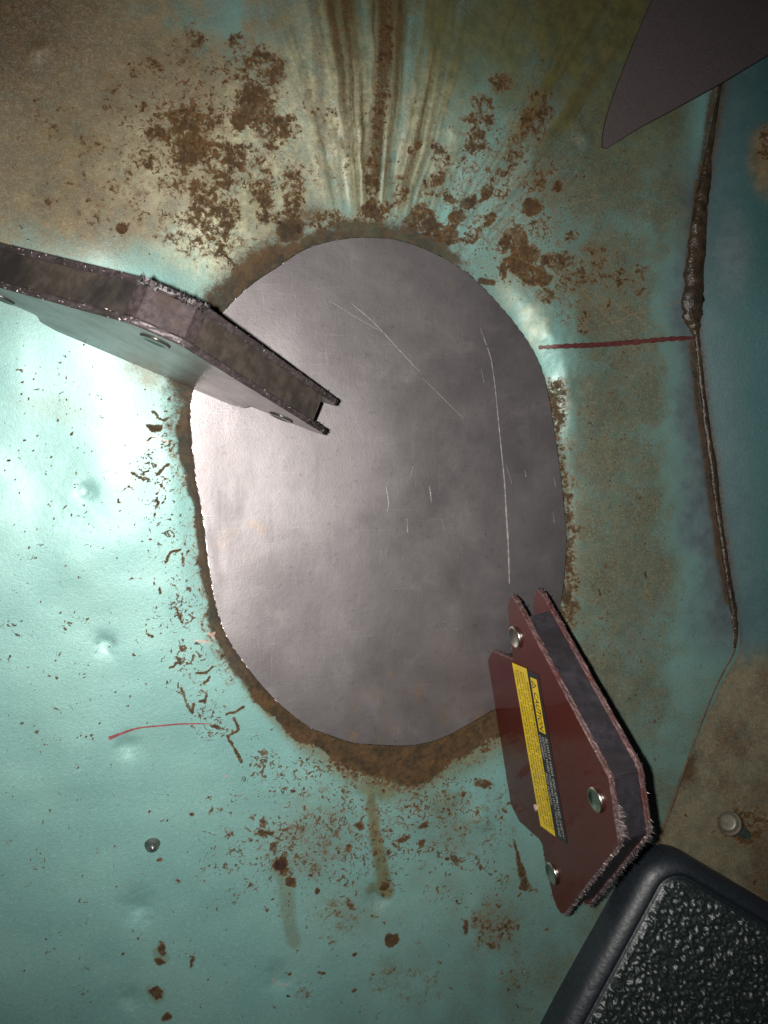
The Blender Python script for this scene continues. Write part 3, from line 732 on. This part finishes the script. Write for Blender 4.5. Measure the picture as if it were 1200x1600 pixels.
# top face: fine sheet with radial rings so that it carries its stain mask
rings = [o_in] + [ctr + (o_in - ctr) * s for s in np.linspace(.97, .0, 34)]
vs = []; fs = []
for k, r in enumerate(rings):
    for i in range(n): vs.append((r[i, 0], r[i, 1], PZ + .0014 * (float(0))))
nr = len(rings)
for k in range(nr - 1):
    for i in range(n):
        j = (i + 1) % n; fs.append((k * n + i, (k + 1) * n + i, (k + 1) * n + j, k * n + j))
vs = np.array(vs)
vs[:, 2] += .0012 * (fbm(vs[:, 0] / .16, vs[:, 1] / .16, 91, 2) - .5) * 2 * np.clip(np.repeat(np.linspace(0, 1, nr) * 6, n), 0, 1)
top = mesh_obj('plate_face', vs, fs, M_STEEL, p_root, True)
ppx, ppy = topix(vs[:, 0], vs[:, 1], PZ)
stain = np.zeros(len(vs))
for x, y, rx, ry, a, ro in ((748, 1112, 26, 18, 1.0, -20), (552, 1142, 10, 20, .8, -20), (588, 1145, 9, 16, .7, 0), (632, 1125, 7, 26, .8, -15), (650, 1090, 10, 26, .7, -25), (695, 1120, 4, 16, .6, -15), (370, 850, 40, 30, .22, 0), (610, 1050, 9, 10, .5, 0), (600, 1110, 80, 50, .25, 0),
                            (705, 445, 6, 6, .6, 0), (400, 825, 20, 16, .25, 0)):
    aa = math.radians(ro); dx = ppx - x; dy = ppy - y
    u = (dx * math.cos(aa) - dy * math.sin(aa)) / rx; v = (dx * math.sin(aa) + dy * math.cos(aa)) / ry
    stain = np.maximum(stain, a * (1 - sstep(.3, 1.1, np.hypot(u, v))))
at_ = top.data.attributes.new('stain', 'FLOAT', 'POINT'); at_.data.foreach_set('value', stain.astype(np.float32))
vs = []; fs = []
lv = ((o_in, PZ), (o_in + (o_out - o_in) * .55, PZ - .0002), (o_out, PZ - .0012), (o_out - no * .0003, PZ - .0032))
for r, z in lv:
    for i in range(n): vs.append((r[i, 0], r[i, 1], z + (random.uniform(-.0004, .0002) if z < PZ - .0001 else 0)))
for k in range(len(lv) - 1):
    for i in range(n):
        j = (i + 1) % n; fs.append((k * n + i, k * n + j, (k + 1) * n + j, (k + 1) * n + i))
mesh_obj('snipped_edge', vs, fs, M_CUT, p_root, False)
pz = lambda x, y: PZ + .0008


def scr(pts, lift=.0006):
    return ribbon('scratch', pts, M_SCRATCH, lift, p_root, pz, .5)


scr([(755, 528, .2), (766, 556, .4), (773, 600, .45), (778, 650, .6), (783, 700, .65), (788, 750, .85), (791, 800, 1.0), (794, 850, .95), (796, 912, .8)])
for q in ([(547, 472, .5), (585, 505, 1.0), (622, 545, .9), (655, 580, .5)], [(515, 470, .4), (560, 498, .5), (600, 520, .3)], [(750, 512, .3), (758, 532, .7), (765, 556, .4)],
          [(752, 576, .3), (756, 598, .6)], [(603, 760, 1.2), (607, 785, 1.6), (605, 800, .5)], [(671, 760, .8), (673, 774, 1.6), (674, 786, .6)], [(636, 810, .5), (637, 832, 1.0)],
          [(820, 735, .4), (822, 745, .9)], [(865, 745, .4), (868, 760, .8)], [(690, 810, .4), (695, 830, .4)], [(660, 590, .3), (700, 630, .5), (725, 655, .3)], [(645, 728, .4), (642, 745, .8)],
          [(864, 800, .3), (866, 818, .7)], [(790, 725, .3), (800, 755, .5)]):
    scr([(a, b, c * .42) for a, b, c in q])


# ------------------------------------------------------------------ arrow-shaped magnetic welding holders
def rounded(P, n=5):
    """closed 2-D outline with rounded corners; P = (u, v, radius)"""
    out = []; N = len(P)
    for i in range(N):
        a, b, c = (np.array(P[(i + k) % N][:2], float) for k in (-1, 0, 1)); r = P[i][2]
        if r <= 0: out.append(b); continue
        d1 = (a - b) / np.linalg.norm(a - b); d2 = (c - b) / np.linalg.norm(c - b)
        ang = math.acos(max(-1, min(1, d1 @ d2))); t = min(r / math.tan(ang / 2), .45 * np.linalg.norm(a - b), .45 * np.linalg.norm(c - b))
        p, q = b + d1 * t, b + d2 * t
        for k in range(n + 1):
            s = k / n; out.append((1 - s) ** 2 * p + 2 * s * (1 - s) * b + s * s * q)
    return np.array(out)


def arrow_outline(tip, apex_w, apex_v):
    h = [(.100, 0, .010), (.117, .020, .012), (.118, tip - .008, .006), (.186, tip, .006), (.203, tip + .013, .009), (.196, tip + .027, .008), (apex_w, apex_v, .014)]
    c = [(.092, .008, .003), (.108, .022, .003), (.108, tip + .002, .003), (.162, tip + .006, .002), (.179, tip + .0405, .002), (apex_w - .001, apex_v - .0015, .013)]
    return [rounded([(u, v, r) for u, v, r in p] + [(-u, v, r) for u, v, r in p[::-1]]) for p in (h, c)]


T, PT = .0415, .0068
OUT, COUT = arrow_outline(.087, .036, .268)


def prism(name, outline, y0, y1, face_mat, edge_mat, parent, bev=.0012, wob=0.0):
    N = len(outline); c = np.array([0, .13])
    tgv = np.roll(outline, -1, 0) - np.roll(outline, 1, 0); tgv /= np.linalg.norm(tgv, axis=1)[:, None] + 1e-9
    nm = np.stack([tgv[:, 1], -tgv[:, 0]], 1)
    inn = outline - nm * bev
    vs = []; lv = ((inn, y0), (outline, y0 + bev), (outline, (y0 + y1) / 2), (outline, y1 - bev), (inn, y1))
    for o, y in lv:
        for i in range(N):
            w = random.uniform(-wob, wob)
            vs.append((o[i, 0] + nm[i, 0] * w, y, o[i, 1] + nm[i, 1] * w))
    fs = [tuple(range(N)), tuple(range(4 * N, 5 * N))[::-1]]; mi = [0, 0]
    for k in range(4):
        for i in range(N):
            j = (i + 1) % N; fs.append((k * N + j, k * N + i, (k + 1) * N + i, (k + 1) * N + j)); mi.append(1)
    return mesh_obj(name, vs, fs, None, parent, False, [face_mat, edge_mat], mi)


def densify(o, step):
    out = []
    for i in range(len(o)):
        a, b = o[i], o[(i + 1) % len(o)]; m = max(1, int(np.linalg.norm(b - a) / step))
        for k in range(m): out.append(a + (b - a) * k / m)
    return np.array(out)


def lathe(name, prof, origin, axis_y, mat, parent, seg=28):
    vs = []; fs = []
    for r, h in prof:
        for k in range(seg):
            a = 2 * math.pi * k / seg; vs.append((origin[0] + r * math.cos(a), origin[1] + axis_y * h, origin[2] + r * math.sin(a)))
    for i in range(len(prof) - 1):
        for k in range(seg):
            a, b = i * seg + k, i * seg + (k + 1) % seg; fs.append((a, b, b + seg, a + seg))
    return mesh_obj(name, vs, fs, mat, parent, True)


RIVET = [(.0140, 0), (.0141, .0012), (.0134, .0028), (.0122, .0034), (.0110, .0031), (.0096, .0022), (.0080, .0014), (.0058, .0008), (.0034, .0005), (.0002, .0004)]


def holder(name, label, x, y, z, rot, face, edge, core, dv):
    root = bpy.data.objects.new(name, None); link(root)
    root.location = (x * S, y * S, z * S); root.rotation_euler = (0, 0, math.radians(rot)); root.empty_display_size = .02
    tag(root, label, 'magnetic holder', 'arrow-shaped magnetic welding holders')
    o = densify(OUT, .006)
    prism('side_plate', o, 0, PT, face, edge, root, .0014, .0006)
    prism('side_plate', o, T - PT, T, face, edge, root, .0014, .0006)
    prism('magnet_core', densify(COUT, .008), PT, T - PT, core, core, root, .0004, .0004)
    for u, v in ((-.150, .099 - dv), (.150, .099 - dv), (0, .236 - dv * .5)):
        lathe('rivet', [(r_, h_ * (1 if dv == 0 else .45)) for r_, h_ in RIVET], (u, -.0002, v), -1, M_RIVET if dv == 0 else M_RIVET_DARK, root); lathe('rivet', RIVET, (u, T + .0002, v), 1, M_RIVET, root)
    return root


def spikes(name, spots, mat, parent):
    """iron filings standing on an edge; spots = (u, y, v, du, dy, dv, length, width)"""
    vs = []; fs = []
    for u, y, v, a, b, c, L, w in spots:
        d = np.array([a, b, c], float); d /= np.linalg.norm(d) + 1e-9
        s = np.cross(d, [.3, .9, .2]); s /= np.linalg.norm(s); t = np.cross(d, s); p = np.array([u, y, v]); k = len(vs)
        for q in range(3):
            an = q * 2.094; vs.append(p - d * w + (s * math.cos(an) + t * math.sin(an)) * w)
        vs.append(p + d * L)
        fs += [(k, k + 1, k + 3), (k + 1, k + 2, k + 3), (k + 2, k, k + 3), (k, k + 2, k + 1)]
    o = mesh_obj(name, vs, fs, mat, parent); o['kind'] = 'stuff'; return o


def edge_spots(count, ulo, uhi, ys, Lr, wr, vmin=.08, spread=.6, ydir=0.0):
    o = densify(OUT, .0015); tgv = np.roll(o, -1, 0) - np.roll(o, 1, 0); tgv /= np.linalg.norm(tgv, axis=1)[:, None] + 1e-9
    nm = np.stack([tgv[:, 1], -tgv[:, 0]], 1)
    ok = [i for i in range(len(o)) if ulo <= o[i, 0] <= uhi and o[i, 1] > vmin]
    out = []
    for k in range(count):
        i = random.choice(ok); y = random.choice(ys) + random.uniform(0, PT)
        out.append((o[i, 0], y, o[i, 1], nm[i, 0] + random.gauss(0, spread), random.gauss(ydir, spread), nm[i, 1] + random.gauss(0, spread), random.uniform(*Lr), random.uniform(*wr)))
    return out


red = holder('magnetic_holder', 'dark red arrow-shaped magnetic holder with yellow caution sticker at the lower right of the patch',
             .4840, -.3466, PZ * .75, -79.43, M_RED, M_WORN, M_CORE, 0.0)
far_y = T - PT
sp = edge_spots(1500, .02, .205, (0, far_y), (.0012, .0040), (.0005, .0011), .08, .9) + edge_spots(260, -.205, .0, (0, far_y), (.0012, .0030), (.0003, .0007))
sp += edge_spots(110, -.005, .030, (0,), (.004, .010), (.0005, .0010), .22, .45, .9)
for k in range(70):
    sp.append((random.gauss(-.03, .002) , PT + abs(random.gauss(0, .003)), .235 + random.gauss(0, .004), random.gauss(0, .5), 1, random.gauss(.4, .5), random.uniform(.002, .005), .0006))
spikes('iron_filings', sp, M_FILING, red)
spikes('dark_filings', edge_spots(420, .03, .206, (far_y,), (.003, .0075), (.0005, .0009), .08, .55, .6) + edge_spots(90, .10, .206, (0,), (.003, .007), (.0005, .0009), .08, .5, .3)
       + edge_spots(60, -.206, -.17, (0, far_y), (.002, .005), (.0004, .0008), .08, .5), M_FILING_DARK, red)

OUT, COUT = arrow_outline(.068, .022, .259)
grim = holder('magnetic_holder', 'grimy brown arrow-shaped magnetic holder bridging the upper left edge of the steel patch',
              .0379, .1095, PZ * .9, -21.45, M_GRIMY, M_GRIME_EDGE, M_CORE_GRIME, .020)
# scuffed lighter crown on the grimy core
prism('scuffed_crown', rounded([(.021, .2580, .002), (-.021, .2580, .002), (-.032, .248, .001), (.032, .248, .001)])[::-1], PT + .0002, T - PT - .0002, M_CORE_BARE, M_CORE_BARE, grim, .0003)
spikes('iron_filings', edge_spots(300, -.205, .205, (0, far_y), (.0008, .0018), (.0004, .0009), .08, .7), M_FILING, grim)
spikes('dark_filings', edge_spots(70, -.030, .030, (far_y,), (.0020, .0052), (.0010, .0020), .2, .6, 1.1) + edge_spots(60, .17, .205, (0, far_y), (.002, .006), (.0005, .001), .08, .5), M_FILING_DARK, grim)


# ------------------------------------------------------------------ the caution sticker on the red holder
def flat_poly(name, pts, lift, mat, parent):
    return mesh_obj(name, [(u, -lift, v) for u, v in pts], [tuple(range(len(pts)))], mat, parent)


def sticker_pt(a, b):
    """a along the sticker, b up it -> holder plate coordinates (the sticker sits slightly skew)"""
    t = math.radians(2.3); c, s = math.cos(t), math.sin(t)
    return (-.1130 + a * c - b * s, .0785 + a * s + b * c)


st_mesh = flat_poly('warning_sticker', [sticker_pt(a, b) for a, b in rounded([(0, 0, .001), (.206, 0, .001), (.2045, .0655, .004), (.001, .0655, .004)])], .0005, M_BLACK, red)
flat_poly('yellow_strip', [sticker_pt(*p) for p in ((-.001, -.0005), (.05, .0003), (.11, -.0006), (.2062, -.0002), (.2056, .0375), (.12, .0378), (.04, .0374), (-.0008, .0378))], .0009, M_YELLOW, st_mesh)
flat_poly('caution_box', [sticker_pt(a, b) for a, b in rounded([(.008, .0435, .001), (.0735, .0430, .001), (.0735, .0590, .001), (.008, .0595, .001)], 3)], .0009, M_YELLOW, st_mesh)


def lettering(name, body, a0, b0, a1, height, mat, lift=.0013, shear=0.0, bold=0.0):
    cu = bpy.data.curves.new(name, 'FONT'); cu.body = body; cu.size = 1.0; cu.shear = shear; cu.offset = bold; cu.resolution_u = 2
    ob = bpy.data.objects.new(name, cu); sc.collection.objects.link(ob)
    dg = bpy.context.evaluated_depsgraph_get(); me = bpy.data.meshes.new_from_object(ob.evaluated_get(dg))
    bpy.data.objects.remove(ob); bpy.data.curves.remove(cu)
    co = np.array([v.co[:] for v in me.vertices]); mn = co.min(0); mx = co.max(0)
    k = (a1 - a0) / (mx[0] - mn[0]); kv = height / max(.3, (mx[1] - mn[1]))
    P = [sticker_pt(a0 + (c[0] - mn[0]) * k, b0 + (c[1] - mn[1]) * kv) for c in co]
    fs = [tuple(p.vertices) for p in me.polygons]; bpy.data.meshes.remove(me)
    return mesh_obj(name, [(u, -lift, v) for u, v in P], fs, mat, st_mesh)


lettering('caution_lettering', 'CAUTION', .0255, .0462, .0715, .0102, M_INK, shear=.15, bold=.012)
tri = [sticker_pt(*p) for p in ((.0105, .0462), (.0215, .0462), (.0160, .0568), (.0160, .0545), (.0195, .0476), (.0125, .0476), (.0160, .0545), (.0160, .0568))]
mesh_obj('alert_triangle', [(u, -.0013, v) for u, v in tri], [(0, 1, 4, 5), (1, 2, 3, 4), (0, 5, 6, 7)], M_INK, st_mesh)
flat_poly('alert_stroke', [sticker_pt(*p) for p in ((.0157, .0490), (.0163, .0490), (.0165, .0525), (.0155, .0525))], .0013, M_INK, st_mesh)
lettering('safety_lettering', 'ALWAYS WEAR ANSI APPROVED SAFETY', .0775, .0560, .1985, .0060, M_WHITEINK, bold=.006)
lettering('safety_lettering', 'GOGGLES WHEN WORKING WITH TOOLS AND', .0785, .0480, .2000, .0058, M_WHITEINK, bold=.006)
lettering('safety_lettering', 'EQUIPMENT', .0785, .0402, .1080, .0056, M_WHITEINK, bold=.006)
lettering('origin_lettering', 'MADE IN CHINA', .1250, .0402, .1640, .0056, M_WHITEINK, bold=.006)
lines = ['WARNING: STRONG MAGNETIC FIELD. PERSONS WITH PACEMAKERS SHOULD', 'consult a physician before using this product. Electromagnetic', 'fields in close proximity to a heart pacemaker could cause the', 'pacemaker to interfere or to fail. Keep away from watches and', 'cards, and clean off all metal filings after every use.']
for i, tx in enumerate(lines):
    lettering('fine_print', tx, .006 + (.01 if i == 0 else 0), .0312 - i * .0067, .199 - .006 * (i == 4), .0050 if i == 0 else .0048, M_INK, bold=.008)
# crumb of grit on the sticker's edge
gp = sticker_pt(.183, -.001)
vs = []; fs = []
for i in range(5):
    for k in range(8):
        a = 2 * math.pi * k / 8; r = .0042 * math.sin(math.pi * (i + .4) / 4.8) * random.uniform(.75, 1.2)
        vs.append((gp[0] + r * math.cos(a), -.0008 - .004 * (1 - math.cos(math.pi * (i + .4) / 4.8)) * .5, gp[1] + r * math.sin(a)))
    if i:
        for k in range(8): fs.append(((i - 1) * 8 + k, (i - 1) * 8 + (k + 1) % 8, i * 8 + (k + 1) % 8, i * 8 + k))
mesh_obj('grit_crumb', vs, fs, simple('pale_pink_grit', (.42, .30, .28), .8, 0, 800, .4), red, False)

# ------------------------------------------------------------------ dark sheet offcut leaning over the top right corner
EDGE = spline([(941, 229, 0), (944, 200, 0), (955, 160, 0), (974, 108, 0), (998, 48, 0), (1020, -2, 0), (1052, -70, 0), (1100, -160, 0), (1160, -250, 0)], 8)[:, :2]
LOWE = [(1480, -75), (1340, 5), (1270, 45), (1200, 86), (1130, 128), (1060, 167), (1000, 199), (960, 224), (950, 231)]
tip = at(941, 229, .010)
sl = np.array([.20, .05])


def on_sheet(px, py):
    d = ray(px, py); o = np.array([0, 0, 1.0]); nrm = np.array([-sl[0], -sl[1], 1.0]); t = ((tip - o) @ nrm) / (d @ nrm); return o + d * t


poly = np.array([on_sheet(x, y) for x, y in list(EDGE) + LOWE]); N = len(poly)
thk = .0045
nz = np.array([-sl[0], -sl[1], 1.0]); nz /= np.linalg.norm(nz)
cen = poly.mean(0)
inn = poly + (cen - poly) / np.linalg.norm(cen - poly, axis=1)[:, None] * .0012
vs = list(inn) + list(poly - nz * .0009) + list(poly - nz * thk)
fs = [tuple(range(N))] + [tuple(range(2 * N, 3 * N))[::-1]]; mi = [0, 0]
for i in range(N):
    j = (i + 1) % N; fs += [(j, i, N + i, N + j), (N + j, N + i, 2 * N + i, 2 * N + j)]; mi += [0, 1]
off_o = mesh_obj('sheet_offcut', vs, fs, None, None, False, [M_OFFCUT, M_OFFCUT_EDGE], mi)
tag(off_o, 'dark brown flat sheet offcut with a curved edge in the top right corner', 'sheet offcut')

# ------------------------------------------------------------------ stud with a round head on the brown wall, screw tip in the panel
dgr = bpy.context.evaluated_depsgraph_get()
bvh = BVHTree.FromObject(wall, dgr)


def hit_wall(px, py):
    d = Vector(ray(px, py)).normalized(); h = bvh.ray_cast(Vector((0, 0, S)), d); return np.array(h[0]) / S, np.array(h[1])


bp, bn = hit_wall(1163, 1302)
hd = np.array(at(1139, 1286, float(bp[2] + .030))); ax = hd - bp; Lx = np.linalg.norm(ax); ax /= Lx
s1 = np.cross(ax, [0, 1, 0]); s1 /= np.linalg.norm(s1); s2 = np.cross(ax, s1)


def spin(name, prof, mat, parent, seg=20):
    vs = []; fs = []
    for r, h in prof:
        for k in range(seg):
            a = 2 * math.pi * k / seg; vs.append(bp + ax * h + (s1 * math.cos(a) + s2 * math.sin(a)) * r - rootp)
    for i in range(len(prof) - 1):
        for k in range(seg):
            a, b = i * seg + k, i * seg + (k + 1) % seg; fs.append((a, b, b + seg, a + seg))
    return mesh_obj(name, vs, fs, mat, parent, True)


rootp = bp.copy()
stud = bpy.data.objects.new('stud_bolt', None); link(stud); stud.location = tuple(bp * S); stud.empty_display_size = .01
tag(stud, 'small round-headed stud poking out of the brown wall beside the black pad', 'bolt')
spin('shank', [(.0072, -.012), (.0072, Lx)], simple('teal_painted_shank', (.09, .16, .15), .4, .2), stud)
spin('head', [(.0085, Lx - .007), (.0150, Lx - .007), (.0165, Lx - .005), (.0165, Lx - .002), (.0150, Lx - .0005), (.0128, Lx), (.0125, Lx + .0035), (.0110, Lx + .0052), (.0085, Lx + .0058), (.0, Lx + .0056)], M_BOLT, stud)

sp0 = at(238, 1320, floor_z(238, 1320))
vs = []; fs = []
prof = [(.0088, -.001), (.0090, .0012), (.0078, .0030), (.0070, .0034), (.0062, .0070), (.0040, .0105), (.0002, .0120)]
for r, h in prof:
    for k in range(14):
        a = 2 * math.pi * k / 14; vs.append((r * math.cos(a) * (1 + .1 * math.sin(3 * a)), r * math.sin(a), h))
for i in range(len(prof) - 1):
    for k in range(14):
        a, b = i * 14 + k, i * 14 + (k + 1) % 14; fs.append((a, b, b + 14, a + 14))
scw = mesh_obj('screw_tip', vs, fs, simple('greyed_screw_steel', (.30, .33, .31), .3, .8, 400, .5, .0004, .8), None, True)
scw.location = tuple(np.array(sp0) * S)
tag(scw, 'small bright screw tip poking through the teal panel at the lower left', 'screw')

# ------------------------------------------------------------------ black pebbled pad, bottom right corner
ZT = .040
c0 = at(1019, 1303, .012)[:2]; e1 = at(821, 1662, .012)[:2] - c0; e2 = at(1341, 1492, .085)[:2] - c0
e1 /= np.linalg.norm(e1); e2 /= np.linalg.norm(e2)
ga = np.arange(-.006, .50, .00145)
GA, GB = np.meshgrid(ga, ga)
sn = abs(e1[0] * e2[1] - e1[1] * e2[0])
RC = .058
da, db = GB * sn, GA * sn                     # distances from the two long edges (GA along e1, GB along e2)
qx, qy = np.maximum(RC - da, 0), np.maximum(RC - db, 0)
d = np.where((da < RC) & (db < RC), RC - np.hypot(qx, qy), np.minimum(da, db))
PXx = c0[0] + GA * e1[0] + GB * e2[0]; PYy = c0[1] + GA * e1[1] + GB * e2[1]
RR = .021
prof_z = np.where(d < RR, np.sqrt(np.clip(1 - ((RR - np.clip(d, 0, RR)) / RR) ** 2, 0, 1)) * RR, RR)
HZ = ZT - RR + prof_z
HZ -= .0055 * sstep(.019, .027, d) - .003 * sstep(.029, .037, d)
HZ -= .0035 * np.exp(-((d - .0272) / .0020) ** 2)
HZ += .27 * np.clip(GB, 0, 1)
HZ = np.where(d < 0, ZT - RR + .27 * np.clip(GB, 0, 1) - .12 * np.clip(-d / .0015, 0, 1), HZ)
# pebble grain as real relief: crinkled cells, finer near the corner
wx = PXx + .006 * (fbm(PXx / .02, PYy / .02, 201, 2) - .5); wy = PYy + .006 * (fbm(PXx / .02, PYy / .02, 207, 2) - .5)
r1 = 1 - np.abs(fbm(wx / .0080, wy / .0080, 211, 2, .5) - .5) * 4
r2 = fbm(wx / .0054, wy / .0098, 223, 3, .6)
peb = (.55 * np.clip(r1, 0, 1) + .9 * r2)
HZ += .0062 * (peb - .7) * sstep(.030, .037, d)
HZ += .0004 * (fbm(PXx / .004, PYy / .004, 231, 2) - .5) * (d < .029)
pad = bpy.data.objects.new('vinyl_pad', None); link(pad); pad.empty_display_size = .02
pad.location = (float(c0[0] * S), float(c0[1] * S), 0)
tag(pad, 'black pebble-grained vinyl pad with a smooth rounded rim in the bottom right corner', 'pad')
lx, ly = PXx - c0[0], PYy - c0[1]
grid_obj('rim', lx, ly, HZ, M_RIM, None, (d < .0312) & (d > -.004), pad)
grid_obj('pebbled_panel', lx, ly, HZ, M_PEBBLE, None, d > .0290, pad)
